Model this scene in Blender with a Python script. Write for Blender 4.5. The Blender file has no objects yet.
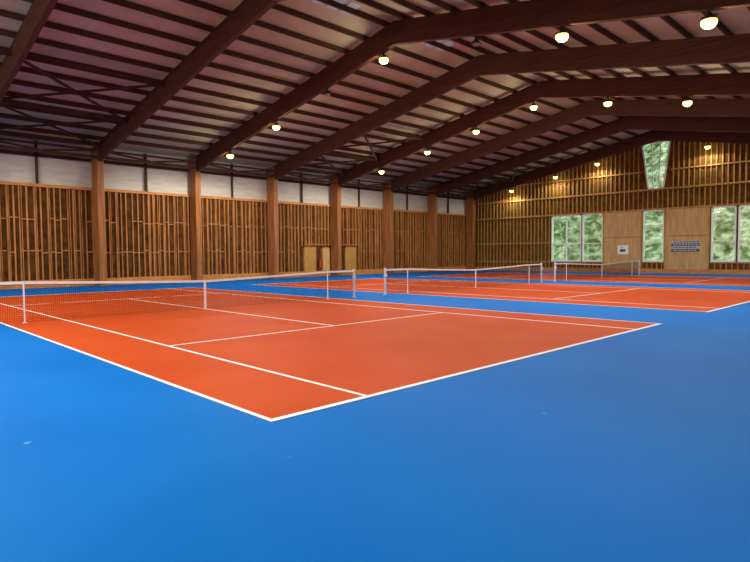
import bpy, math, random, bmesh
from mathutils import Matrix, Vector, noise
random.seed(4)
sc=bpy.context.scene
sc.view_settings.view_transform='Standard'
sc.view_settings.look='None'
COL=sc.collection

def lin(c):
    return tuple(((v/255)/12.92 if v/255<=0.04045 else ((v/255+0.055)/1.055)**2.4) for v in c)+(1,)

def mat(name,c,rough=.6,c2=None,scale=(1,1,1),nscale=4,detail=4,bump=0,metal=0,spec=.5,emit=None,es=0,lo=.35,hi=.65,scuff=0):
    m=bpy.data.materials.new(name); m.use_nodes=True
    nt=m.node_tree; b=nt.nodes['Principled BSDF']
    b.inputs['Base Color'].default_value=lin(c)
    b.inputs['Roughness'].default_value=rough
    b.inputs['Metallic'].default_value=metal
    b.inputs['Specular IOR Level'].default_value=spec
    if emit:
        b.inputs['Emission Color'].default_value=lin(emit); b.inputs['Emission Strength'].default_value=es
    if c2 or bump:
        tc=nt.nodes.new('ShaderNodeTexCoord'); mp=nt.nodes.new('ShaderNodeMapping')
        mp.inputs['Scale'].default_value=scale
        n=nt.nodes.new('ShaderNodeTexNoise'); n.inputs['Scale'].default_value=nscale; n.inputs['Detail'].default_value=detail
        nt.links.new(tc.outputs['Object'],mp.inputs['Vector']); nt.links.new(mp.outputs[0],n.inputs['Vector'])
        if c2:
            r=nt.nodes.new('ShaderNodeValToRGB')
            r.color_ramp.elements[0].color=lin(c); r.color_ramp.elements[1].color=lin(c2)
            r.color_ramp.elements[0].position=lo; r.color_ramp.elements[1].position=hi
            nt.links.new(n.outputs['Fac'],r.inputs[0]); nt.links.new(r.outputs[0],b.inputs['Base Color'])
            if scuff:
                n2=nt.nodes.new('ShaderNodeTexNoise'); n2.inputs['Scale'].default_value=3.4; n2.inputs['Detail'].default_value=1
                r2=nt.nodes.new('ShaderNodeValToRGB'); r2.color_ramp.elements[0].position=.775; r2.color_ramp.elements[1].position=.80
                r2.color_ramp.elements[1].color=(scuff,)*3+(1,)
                mx=nt.nodes.new('ShaderNodeMixRGB'); mx.inputs[2].default_value=lin((190,205,225))
                nt.links.new(mp.outputs[0],n2.inputs['Vector']); nt.links.new(n2.outputs['Fac'],r2.inputs[0])
                nt.links.new(r2.outputs[0],mx.inputs[0]); nt.links.new(r.outputs[0],mx.inputs[1]); nt.links.new(mx.outputs[0],b.inputs['Base Color'])
        if bump:
            bp=nt.nodes.new('ShaderNodeBump'); bp.inputs['Strength'].default_value=bump; bp.inputs['Distance'].default_value=.01
            nt.links.new(n.outputs['Fac'],bp.inputs['Height']); nt.links.new(bp.outputs[0],b.inputs['Normal'])
    return m

M_floor=mat('blue_acrylic',(0,110,206),.6,(6,118,214),nscale=.35,detail=8,spec=.04,scuff=.35)
M_court=mat('orange_acrylic',(194,76,32),.6,(202,84,38),nscale=.5,detail=8,spec=.04)
M_line=mat('line_paint',(244,250,255),.6,(238,244,252),nscale=5,spec=.1)
M_col=mat('glulam_orange',(172,112,60),.5,(132,82,42),scale=(5,5,.2),nscale=3,bump=.25,spec=.3)
M_raft=mat('glulam_shaded',(92,58,38),.6,(70,44,30),scale=(.2,4,5),nscale=4,bump=.2,spec=.15)  # same timber as the columns, roof shade put into the darker colour
M_purl=mat('purlin_wood',(84,62,44),.7,(66,48,34),scale=(3,.2,3),nscale=4,spec=.1)
M_ceil=mat('roof_lining',(190,184,148),.95,(174,168,134),nscale=.6,spec=.0)
M_stud=mat('stud_wood',(196,134,74),.6,(158,102,52),scale=(2,2,.3),nscale=3,spec=.2)
M_stud2=mat('stud_wood_end',(190,148,78),.6,(160,116,54),scale=(2,2,.3),nscale=3,spec=.2)
M_back=mat('insulation_board',(104,68,32),.9,(66,42,20),nscale=2.5,detail=6,spec=.1)
M_backe=mat('insulation_board_end',(118,84,40),.9,(84,58,28),nscale=2.5,detail=6,spec=.1)
M_kick=mat('kick_board',(206,142,80),.6,(184,122,64),scale=(1,1,4),nscale=2,spec=.2)
M_white=mat('pale_siding',(206,202,190),.6,(192,188,176),scale=(1,1,6),nscale=1,spec=.2)
M_ply=mat('plywood',(204,168,112),.6,(188,148,94),scale=(3,3,.4),nscale=2,spec=.2)
M_frame=mat('painted_frame',(238,242,236),.4,(228,232,224),nscale=3)
M_black=mat('net_cord',(14,14,16),.8,(22,22,24),nscale=6,spec=.1)
M_tape=mat('net_tape',(244,248,255),.6,(236,240,246),nscale=6)
M_post=mat('post_paint',(225,228,232),.35,(210,214,220),nscale=6,metal=.2)
M_metal=mat('lamp_housing',(60,56,50),.4,(48,44,40),nscale=8,metal=.6)
M_lens=mat('lamp_lens',(255,240,200),.3,(255,236,190),nscale=5,emit=(255,218,120),es=3)
M_lensoff=mat('lamp_lens_off',(150,130,110),.3,(130,110,90),nscale=5)
M_yel=mat('door_tan_paint',(190,142,66),.5,(176,128,58),nscale=4)
M_red=mat('red_paint',(200,44,28),.4,(180,36,24),nscale=4)
M_green=mat('foliage',(76,112,56),.9,(182,200,156),nscale=1.5,detail=14,lo=.40,hi=.62)
M_grass=mat('grass',(150,172,130),.9,(170,186,146),nscale=2)
M_blue=mat('sign_blue',(40,58,90),.5,(52,72,106),nscale=4)
M_wsign=mat('sign_grey',(190,192,190),.5,(170,174,176),nscale=9)
M_trans=mat('ridge_glazing',(150,156,158),.4,(138,144,146),nscale=2,emit=(200,214,226),es=.15)  # faint emission stands in for daylight, the roof slab above is opaque

gl=bpy.data.materials.new('window_glass'); gl.use_nodes=True
nt=gl.node_tree; nt.nodes.clear()
o=nt.nodes.new('ShaderNodeOutputMaterial'); mx=nt.nodes.new('ShaderNodeMixShader'); t=nt.nodes.new('ShaderNodeBsdfTransparent'); g=nt.nodes.new('ShaderNodeBsdfGlossy')
g.inputs['Roughness'].default_value=.1; mx.inputs[0].default_value=.06
nt.links.new(t.outputs[0],mx.inputs[1]); nt.links.new(g.outputs[0],mx.inputs[2]); nt.links.new(mx.outputs[0],o.inputs[0])
M_glass=gl

class MB:
    def __init__(s): s.v=[]; s.f=[]; s.mi=[]
    def faces(s,vs,fs,mi=0):
        n=len(s.v); s.v+= [tuple(v) for v in vs]; s.f+=[tuple(i+n for i in f) for f in fs]; s.mi+=[mi]*len(fs)
    def box(s,x0,x1,y0,y1,z0,z1,mi=0):
        s.faces([(x0,y0,z0),(x1,y0,z0),(x1,y1,z0),(x0,y1,z0),(x0,y0,z1),(x1,y0,z1),(x1,y1,z1),(x0,y1,z1)],
          [(0,3,2,1),(4,5,6,7),(0,1,5,4),(1,2,6,5),(2,3,7,6),(3,0,4,7)],mi)
    def prism(s,poly,y0,y1,mi=0):
        n=len(poly)
        a=sum(poly[i][0]*poly[(i+1)%n][1]-poly[(i+1)%n][0]*poly[i][1] for i in range(n))
        if a<0: poly=poly[::-1]
        vs=[(p[0],y0,p[1]) for p in poly]+[(p[0],y1,p[1]) for p in poly]
        fs=[tuple(range(n)),tuple(range(2*n-1,n-1,-1))]+[(i,i+n,(i+1)%n+n,(i+1)%n) for i in range(n)]
        s.faces(vs,fs,mi)
    def beam(s,p,q,w,h,mi=0):
        p=Vector(p);q=Vector(q);d=(q-p).normalized()
        up=Vector((0,0,1)) if abs(d.z)<.95 else Vector((1,0,0))
        r=d.cross(up).normalized(); u=r.cross(d)
        vs=[]
        for c in (p,q):
            for a,b in ((-1,-1),(1,-1),(1,1),(-1,1)): vs.append(c+r*a*w/2+u*b*h/2)
        s.faces(vs,[(0,1,2,3),(7,6,5,4),(0,4,5,1),(1,5,6,2),(2,6,7,3),(3,7,4,0)],mi)
    def cyl(s,p,q,r0,r1=None,n=16,mi=0):
        r1=r0 if r1 is None else r1
        p=Vector(p);q=Vector(q);d=(q-p).normalized()
        up=Vector((0,0,1)) if abs(d.z)<.95 else Vector((1,0,0))
        r=d.cross(up).normalized(); u=r.cross(d); vs=[]
        for c,R in ((p,r0),(q,r1)):
            for i in range(n):
                a=2*math.pi*i/n; vs.append(c+r*math.cos(a)*R+u*math.sin(a)*R)
        s.faces(vs,[tuple(range(n)),tuple(range(2*n-1,n-1,-1))]+[(i,i+n,(i+1)%n+n,(i+1)%n) for i in range(n)],mi)
    def obj(s,name,mats,parent=None,loc=(0,0,0),bevel=0):
        me=bpy.data.meshes.new(name); me.from_pydata(s.v,[],s.f); me.update()
        bm=bmesh.new(); bm.from_mesh(me); bmesh.ops.recalc_face_normals(bm,faces=bm.faces); bm.to_mesh(me); bm.free()
        for m in (mats if isinstance(mats,(list,tuple)) else [mats]): me.materials.append(m)
        me.polygons.foreach_set('material_index',s.mi)
        ob=bpy.data.objects.new(name,me); COL.objects.link(ob); ob.location=loc
        if parent: ob.parent=parent
        if bevel:
            b=ob.modifiers.new('bevel','BEVEL'); b.width=bevel; b.segments=2
        return ob
def empty(name,loc,label=None,cat=None,group=None):
    e=bpy.data.objects.new(name,None); e.location=loc; e.empty_display_size=.2; COL.objects.link(e)
    if label: e['label']=label
    if cat: e['category']=cat
    if group: e['group']=group
    return e
def tag(o,label,cat,group=None):
    o['label']=label;o['category']=cat
    if group:o['group']=group
    return o
def struct(o): o['kind']='structure'; return o
def copy_thing(root,loc):
    r=root.copy(); COL.objects.link(r); r.location=loc
    for c in root.children:
        k=c.copy(); COL.objects.link(k); k.parent=r
    return r

XW=18.75; Y0=-10.2; Y1=45.3
FR=[-9.63,-3.63,2.37,8.37,14.37,20.37,26.37,32.37,38.37,44.37]
def under(x): return 10.5-.187*abs(x)
def top(x): return 11.45-.187*abs(x)
def roof(x): return 11.67-.187*abs(x)
TR=[0]
def trim(m,mats):
    TR[0]+=1; return struct(m.obj('trim_%d'%TR[0],mats))

# ---------------- shell
m=MB(); m.box(-XW-.3,XW+.3,Y0-.3,Y1+.3,-.3,0); struct(m.obj('floor',M_floor))
m=MB()
m.prism([(-XW-.3,roof(XW+.3)),(0,roof(0)),(0,roof(0)+.15),(-XW-.3,roof(XW+.3)+.15)],Y0-.3,Y1+.3)
m.prism([(XW+.3,roof(XW+.3)),(0,roof(0)),(0,roof(0)+.15),(XW+.3,roof(XW+.3)+.15)],Y0-.3,Y1+.3)
struct(m.obj('ceiling',M_ceil))

def side_wall(name,sg):
    m=MB()
    def bx(a,b,y0,y1,z0,z1,mi):
        xa,xb=sorted((sg*a,sg*b)); m.box(xa,xb,y0,y1,z0,z1,mi)
    bx(XW,XW+.2,Y0,Y1,0,5.7,0)
    bx(XW,XW+.2,Y0,Y1,5.7,8.15,3)
    z=5.72
    while z<8.0:
        bx(XW-.02,XW,Y0,Y1,z,z+.58,3); z+=.6
    y=Y0+.2
    while y<Y1-.1:
        w=.045+random.random()*.035
        j=random.uniform(-.05,.05); d=.14-random.random()*.05
        low=2.4 if (23.3<y<29.2 and sg<0) else .3
        bx(XW-d,XW,y+j,y+j+w,low,5.62,1)
        if random.random()<.4: bx(XW-.08,XW,y+j+.11,y+j+.15,low+.1,5.62,1)
        y+=.33
    y=Y0+.2
    while y<Y1-.5:
        for zz in (1.9,3.7):
            if random.random()<.75:
                z=zz+random.choice((0,.04,.12))
                if 23<y<29.3: z=max(z,2.5)
                bx(XW-.1,XW,y,y+.33,z,z+.06,1)
        y+=.33
    bx(XW-.17,XW,Y0,Y1,5.56,5.72,2)
    bx(XW-.165,XW,Y0,Y1,0,.42,2)
    return struct(m.obj(name,[M_back,M_stud,M_kick,M_white]))
side_wall('wall_left',-1); side_wall('wall_right',1)
m=MB(); m.prism([(-XW,0),(XW,0),(XW,roof(XW)),(0,roof(0)),(-XW,roof(XW))],Y0-.2,Y0)
struct(m.obj('wall_front',M_stud))

wins=[(-9.54,-6.68),(-6.58,-4.73),(-1.38,.25),(3.62,5.27),(5.4,8.4)]
ZB,ZT=.92,5.1
m=MB(); YB=Y1; YE=Y1+.2
m.box(-XW,XW,YB,YE,0,ZB,0)
xs=[-XW]+[v for w in wins for v in w]+[XW]
for i in range(0,len(xs),2): m.box(xs[i],xs[i+1],YB,YE,ZB,ZT,0)
tl,tr,bl,br=-1.55,.6,-1.0,.1; tz,bz=10.55,6.8
m.prism([(-XW,ZT),(bl,ZT),(bl,bz),(tl,tz),(tl,roof(tl)),(-XW,roof(XW))],YB,YE)
m.prism([(bl,ZT),(br,ZT),(br,bz),(bl,bz)],YB,YE)
m.prism([(XW,ZT),(br,ZT),(br,bz),(tr,tz),(tr,roof(tr)),(XW,roof(XW))],YB,YE)
m.prism([(tl,tz),(tr,tz),(tr,roof(tr)),(0,roof(0)),(tl,roof(tl))],YB,YE)
def inwin(x): return any(a-.12<x<b+.05 for a,b in wins)
plys=[(-4.65,-1.48),(.36,3.5)]
x=-XW+.2
while x<XW-.1:
    w=.06+random.random()*.03
    inp=any(a-.08<x<b for a,b in plys)
    if inwin(x): m.box(x,x+w,YB-.1,YB,.3,ZB-.05,1)
    elif not inp: m.box(x,x+w,YB-.11,YB,.3,ZT,1)
    zt=roof(x)-.05
    if tl-.1<x<tr+.05: m.box(x,x+w,YB-.11,YB,ZT,bz-.12,1)
    else: m.box(x,x+w,YB-.11,YB,ZT,zt,1)
    x+=.38
for zz in (5.1,6.7,8.2):
    if zz<bz: m.box(-XW,XW,YB-.15,YB,zz,zz+.14,1)
    else:
        m.box(-XW,tl-.1,YB-.15,YB,zz,zz+.1,1); m.box(tr+.1,XW,YB-.15,YB,zz,zz+.1,1)
m.box(-XW,-9.6,YB-.12,YB,2.6,2.7,1)
m.box(-XW,XW,YB-.155,YB,0,.36,2)
m.box(-XW,XW,YB-.16,YB,ZB-.1,ZB,1)
struct(m.obj('wall_back',[M_backe,M_stud2,M_kick]))
for i,(a,b) in enumerate(plys):
    m=MB()
    m.box(a,b,YB-.17,YB-.001,.33,2.95,0); m.box(a,b,YB-.17,YB-.001,2.98,5.08,0)
    m.box(a-.05,a+.06,YB-.2,YB-.001,.33,5.08,1); m.box(b-.06,b+.05,YB-.2,YB-.001,.33,5.08,1)
    trim(m,[M_ply,M_stud2])
def window(n,a,b,z0,z1,nx,nz):
    m=MB(); f=.09
    m.box(a,a+f,YB-.12,YB+.1,z0,z1); m.box(b-f,b,YB-.12,YB+.1,z0,z1)
    m.box(a,b,YB-.16,YB+.1,z0,z0+f+.03); m.box(a,b,YB-.12,YB+.1,z1-f,z1)
    for i in range(1,nx): xx=a+(b-a)*i/nx; m.box(xx-.04,xx+.04,YB-.08,YB+.08,z0,z1)
    for t in nz: zz=z0+(z1-z0)*t; m.box(a,b,YB-.08,YB+.08,zz-.04,zz+.04)
    m.box(a+f,b-f,YB+.03,YB+.04,z0+f,z1-f,1)
    struct(m.obj('window_%d'%n,[M_frame,M_glass]))
window(1,-9.54,-6.68,ZB,ZT,2,[.38]); window(2,-6.58,-4.73,ZB,ZT,1,[.38]); window(3,-1.38,.25,ZB,ZT,1,[.38,.7])
window(4,3.62,5.27,ZB,ZT,1,[.38]); window(5,5.4,8.4,ZB,ZT,2,[.38])
m=MB()
T=[Vector((tl,0,tz)),Vector((tr,0,tz)),Vector((br,0,bz)),Vector((bl,0,bz))]
def yy(v,y): return (v.x,y,v.z)
for i in range(4): m.beam(yy(T[i],YB-.02),yy(T[(i+1)%4],YB-.02),.12,.12)
for t in (1/3,2/3): m.beam(yy(T[0].lerp(T[1],t),YB),yy(T[3].lerp(T[2],t),YB),.07,.07)
for t in (.25,.5,.75): m.beam(yy(T[0].lerp(T[3],t),YB),yy(T[1].lerp(T[2],t),YB),.07,.07)
m.prism([(tl,tz),(tr,tz),(br,bz),(bl,bz)],YB+.03,YB+.04,1)
struct(m.obj('window_6',[M_frame,M_glass]))
n=7
for i in range(len(FR)-1):
    m=MB(); ya,yb=FR[i]+1.6,FR[i+1]-1.6
    c=[(-.95,roof(.95)-.03),(-.15,roof(.15)-.03),(-.15,roof(.15)-.002),(-.95,roof(.95)-.002)]
    yq=ya
    while yq<yb-.3:
        m.prism(c,yq,yq+.5,0); yq+=.7
    struct(m.obj('window_%d'%n,M_trans)); n+=1

# ---------------- portal frames
cm=MB(); cm.box(-.44,.44,-.19,.19,0,top(18.2)-.02); cm.box(-.47,.47,-.21,.21,0,.06)
e=empty('timber_portal_frame',(0,FR[0],0),'glue-laminated timber portal frame spanning the tennis hall','roof frame','portal frames')
cm.obj('column',M_col,e,(-18.11,0,0),.02); cm.obj('column',M_col,e,(18.11,0,0),.02)
for sg in (-1,1):
    m=MB(); X=18.56
    m.prism([(sg*X,under(X)-.15),(sg*17.2,under(17.2)-.02),(sg*2,under(2)),(0,under(0)-.02),(0,top(0)),(sg*X,top(X))],-.11,.11)
    m.obj('rafter',M_raft,e,(0,0,0),.02)
for y in FR[1:]: copy_thing(e,(0,y,0))

for sg in (-1,1):
    x=.5
    while x<18.4:
        m=MB(); m.box(-.045,.045,Y0+.02,Y1-.02,-.105,.105)
        o=m.obj('roof_purlin',M_purl,None,(sg*x,0,top(x)+.1))
        tag(o,'long dark-stained timber purlin carrying the roof lining','roof beam','roof purlins')
        x+=1.28
for i in range(len(FR)-1):
    ya,yb=FR[i],FR[i+1]; ym=(ya+yb)/2
    for sg in (-1,1):
        m=MB(); X=sg*18.6
        m.box(X-.06,X+.06,ya+.2,yb-.2,7.2,7.38)
        m.box(X-.06,X+.06,ym-.06,ym+.06,5.72,8.05)
        for s2 in (-1,1): m.beam((X-sg*.9,ym+s2*2.75,7.75),(X-sg*.9,ym+s2*.1,7.45),.07,.1)
        m.box(X-sg*.9-.07,X-sg*.9+.07,ya+.14,yb-.14,7.3,7.45)
        m.box(X-sg*.9-.05,X-sg*.9+.05,ya+.14,yb-.14,7.72,7.82)
        trim(m,M_purl)
for i in (1,2,5,8):
    ya,yb=FR[i]+.13,FR[i+1]-.13
    e=empty('roof_bracing',(0,(ya+yb)/2,0),'crossed dark timber braces between two rafters under the roof','roof bracing','roof wind bracing')
    L=(yb-ya)/2
    for xa,xb in ((-17.0,-13.2),(-13.2,-8.8)):
        za,zb=top(xa)-.35,top(xb)-.35
        for s2 in (-1,1):
            m=MB(); m.beam((xa,-L*s2,za+.06*s2),(xb,L*s2,zb+.06*s2),.1,.1); m.obj('brace',M_purl,e)
    for xa in (-17.0,-13.2,-8.8):
        m=MB(); m.beam((xa,-L,top(xa)-.3),(xa,L,top(xa)-.3),.1,.22); m.obj('strut',M_purl,e)

# ---------------- courts
def court(cy):
    e=empty('tennis_court',(0,cy,0),'orange acrylic tennis court with white lines on blue floor','tennis court','tennis courts')
    HL,HW,SW,SV=11.885,5.485,4.115,6.4
    m=MB(); m.box(-HL,HL,-HW,HW,.0,.004); m.obj('playing_surface',M_court,e)
    def ln(x0,x1,y0,y1):
        m=MB(); m.box(x0,x1,y0,y1,.003,.0065); m.obj('court_line',M_line,e)
    w=.06
    for s in (-1,1):
        a,b=sorted((s*HW,s*(HW-w))); ln(-HL,HL,a,b)
        a,b=sorted((s*SW,s*(SW-w))); ln(-HL+.08,HL-.08,a,b)
        a,b=sorted((s*HL,s*(HL-.09))); ln(a,b,-HW+w,HW-w)
        a,b=sorted((s*SV,s*(SV-w))); ln(a,b,-SW+w,SW-w)
    ln(-SV+w,SV-w,-w/2,w/2)
CY=[5.485,20.05,34.45]
for c in CY: court(c)

def nh(t):
    t=abs(t)
    return .914+(1.07-.914)*min(1,t/5.03)**1.15
def net(cy):
    e=empty('tennis_net',(0,cy,0),'black mesh tennis net with white top band between posts','tennis net','tennis nets')
    m=MB(); P=6.4; t=-P+.05; w=.0045
    while t<P-.04:
        m.box(-w/2,w/2,t-w/2,t+w/2,.03,nh(t)-.03); t+=.05
    for k in range(21):
        f=k/20; N=26
        for j in range(N):
            a=-P+.05+(2*P-.1)*j/N; b=-P+.05+(2*P-.1)*(j+1)/N
            za=.03+(nh(a)-.06)*f; zb=.03+(nh(b)-.06)*f
            m.beam((0,a,za),(0,b,zb),w,w)
    m.obj('net_mesh',M_black,e)
    m=MB(); N=40
    for j in range(N):
        a=-P+2*P*j/N; b=-P+2*P*(j+1)/N
        m.beam((0,a,nh(a)-.025),(0,b,nh(b)-.025),.022,.065)
    m.obj('top_band',M_tape,e)
    m=MB(); m.box(-.014,.014,-.035,.035,.007,.93); m.obj('center_strap',M_tape,e)
    for s in (-1,1):
        m=MB(); m.cyl((0,s*P,0),(0,s*P,1.1),.05); m.cyl((0,s*P,1.1),(0,s*P,1.13),.055,.03); m.cyl((0,s*P,0),(0,s*P,.02),.09)
        m.box(-.05,.09,s*P-.03,s*P+.03,.75,.9)
        m.obj('net_post',M_post,e)
        m=MB(); m.cyl((.02,s*5.03,.007),(.02,s*5.03,1.07),.022,n=12); m.cyl((.02,s*5.03,.007),(.02,s*5.03,.02),.055,n=12)
        m.obj('singles_stick',M_tape,e)
for c in CY: net(c)

# ---------------- lamps
def lamp(x,y,on=True,power=560):
    z=under(x)-.01
    e=empty('floodlight',(x,y,z),'lit high-bay floodlight hanging under a rafter' if on else 'switched-off high-bay floodlight hanging under a rafter','lamp','hall floodlights')
    m=MB(); m.box(-.03,.03,-.03,.03,-.16,-.0); m.box(-.2,.2,-.02,.02,-.19,-.15); m.obj('bracket',M_metal,e)
    m=MB(); m.cyl((0,0,-.28),(0,0,-.18),.2,.09,n=20); m.cyl((0,0,-.2),(0,0,-.13),.08,.08,n=16)
    m.obj('housing',M_metal,e)
    m=MB(); R=.21 if on else .13
    m.cyl((0,0,-.282),(0,0,-.33),R*.95,R,n=24)
    pr=R;pz=-.33
    for i in range(1,6):
        a=math.pi/2*i/6; r_=R*math.cos(a); z_=-.33-(R*.8 if on else .03)*math.sin(a)
        m.cyl((0,0,pz),(0,0,z_),pr,r_,n=24); pr,pz=r_,z_
    m.obj('lens',M_lens if on else M_lensoff,e)
    if on:
        l=bpy.data.lights.new('floodlight_beam','SPOT'); l.energy=power; l.color=(1,.94,.82); l.shadow_soft_size=.12
        l.spot_size=math.radians(178); l.spot_blend=.25
        o=bpy.data.objects.new('floodlight_beam',l); COL.objects.link(o); o.location=(0,0,-.72); o.parent=e
        l=bpy.data.lights.new('floodlight_bulb','POINT'); l.energy=power*.14; l.color=(1,.90,.70); l.shadow_soft_size=.12
        o=bpy.data.objects.new('floodlight_bulb',l); COL.objects.link(o); o.location=(0,0,-.72); o.parent=e
for x in (-13.6,-8.8,-4.5,-.7,4.1,7.5,11.8): lamp(x,14.37,x not in(-4.5,4.1),780)
for x in (-12.9,-8.5,-4.5,-.5,3.8,7.6,11.8): lamp(x,26.37,True,660)
for x in (-13.3,-8.75,-4.9,3.5,8,12): lamp(x,44.37,True,190)
for x in (-13.6,-8.8,-4.5,-.7,4.1,7.5,11.8): lamp(x,-3.63,True,1100)

# ---------------- doors, signs
def door(n,y0,y1,z1,mt):
    m=MB(); x=-XW+.16
    m.box(-XW,x+.02,y0,y0+.08,0,z1,1); m.box(-XW,x+.02,y1-.08,y1,0,z1,1); m.box(-XW,x+.02,y0,y1,z1-.08,z1,1)
    m.box(-XW,x,y0+.08,y1-.08,0,z1-.08,0)
    d=struct(m.obj('door_%d'%n,[mt,M_stud]))
    m=MB(); m.cyl((x,y1-.18,1.05),(x+.06,y1-.18,1.05),.015); m.box(x+.045,x+.065,y1-.32,y1-.16,1.04,1.06)
    m.obj('door_handle',M_metal,d)
door(1,23.5,24.7,2.35,M_yel); door(2,25.3,26.1,2.3,M_ply); door(3,27.7,29.0,2.35,M_yel)
m=MB(); m.cyl((0,0,0),(0,0,.5),.1); m.cyl((0,0,.5),(0,0,.57),.06,.03); m.box(-.04,.04,-.03,.08,.55,.62); m.box(-.15,-.07,-.04,.04,.1,.45)
tag(m.obj('fire_extinguisher',M_red,None,(-XW+.31,25.0,.7)),'small red fire extinguisher mounted beside a door','fire extinguisher')
m=MB(); m.box(-3.4,-2.5,YB-.2,YB-.172,1.55,2.3,0)
m.box(-3.2,-2.75,YB-.205,YB-.2,1.75,1.98,1); m.box(-3.2,-2.9,YB-.205,YB-.2,2.12,2.17,1)
tag(m.obj('wall_poster',[M_frame,M_blue]),'white notice poster on a plywood wall panel','poster')
m=MB()
for k in range(4):
    z=1.72+k*.22
    m.box(.85+.05*(k%2),2.95-.08*((k+1)%2),YB-.2,YB-.172,z,z+.2,0 if k%2 else 1)
    xx=1.0
    while xx<2.7:
        w=random.uniform(.08,.22); m.box(xx,xx+w,YB-.205,YB-.2,z+.06,z+.14,1 if k%2 else 0); xx+=w+.07
tag(m.obj('plank_sign',[M_wsign,M_blue]),'dark blue and grey lettered plank sign on plywood','sign')

# ---------------- outside: lawn and hedge
m=MB(); m.box(-40,40,YE+.15,51,-.35,-.05); g=m.obj('lawn',M_grass); tag(g,'grass ground outside the hall windows','grass'); g['kind']='stuff'
me=bpy.data.meshes.new('hedge'); bm=bmesh.new(); NX,NZ=240,70
G=[]
for j in range(NZ+1):
    row=[]
    for i in range(NX+1):
        X=-40+80*i/NX; Z=-.3+15*j/NZ
        Y=54.5+Z*.35+noise.noise(Vector((X*.25,Z*.25,1)))*2+noise.noise(Vector((X,Z,5)))*.9+noise.noise(Vector((X*3,Z*3,9)))*.35
        row.append(bm.verts.new((X,Y,Z+(noise.noise(Vector((X*.3,2,7)))*2.5 if j>NZ*.6 else 0)*(j/NZ))))
    G.append(row)
for j in range(NZ):
    for i in range(NX): bm.faces.new((G[j][i],G[j][i+1],G[j+1][i+1],G[j+1][i]))
bm.to_mesh(me); bm.free(); me.materials.append(M_green)
o=bpy.data.objects.new('hedge',me); COL.objects.link(o); tag(o,'tall pale green leafy hedge outside the windows','hedge'); o['kind']='stuff'

w=bpy.data.worlds.new('World'); sc.world=w; w.use_nodes=True
b=w.node_tree.nodes['Background']; b.inputs[0].default_value=(.88,.95,1,1); b.inputs[1].default_value=2.8

# ---------------- camera
cam=bpy.data.cameras.new('Camera'); co=bpy.data.objects.new('Camera',cam); COL.objects.link(co); sc.camera=co
yaw,pitch,roll=2.3696,-.0469,-.008
f=Vector((math.cos(yaw)*math.cos(pitch),math.sin(yaw)*math.cos(pitch),math.sin(pitch)))
r=f.cross(Vector((0,0,1))).normalized(); u=r.cross(f)
r2=r*math.cos(roll)+u*math.sin(roll); u2=u*math.cos(roll)-r*math.sin(roll)
M=Matrix.Identity(4)
for i in range(3): M[i][0]=r2[i]; M[i][1]=u2[i]; M[i][2]=-f[i]
M.translation=Vector((16.703,-3.206,1.698))
co.matrix_world=M
cam.sensor_width=36; cam.lens=566.4/750*36; cam.clip_end=300
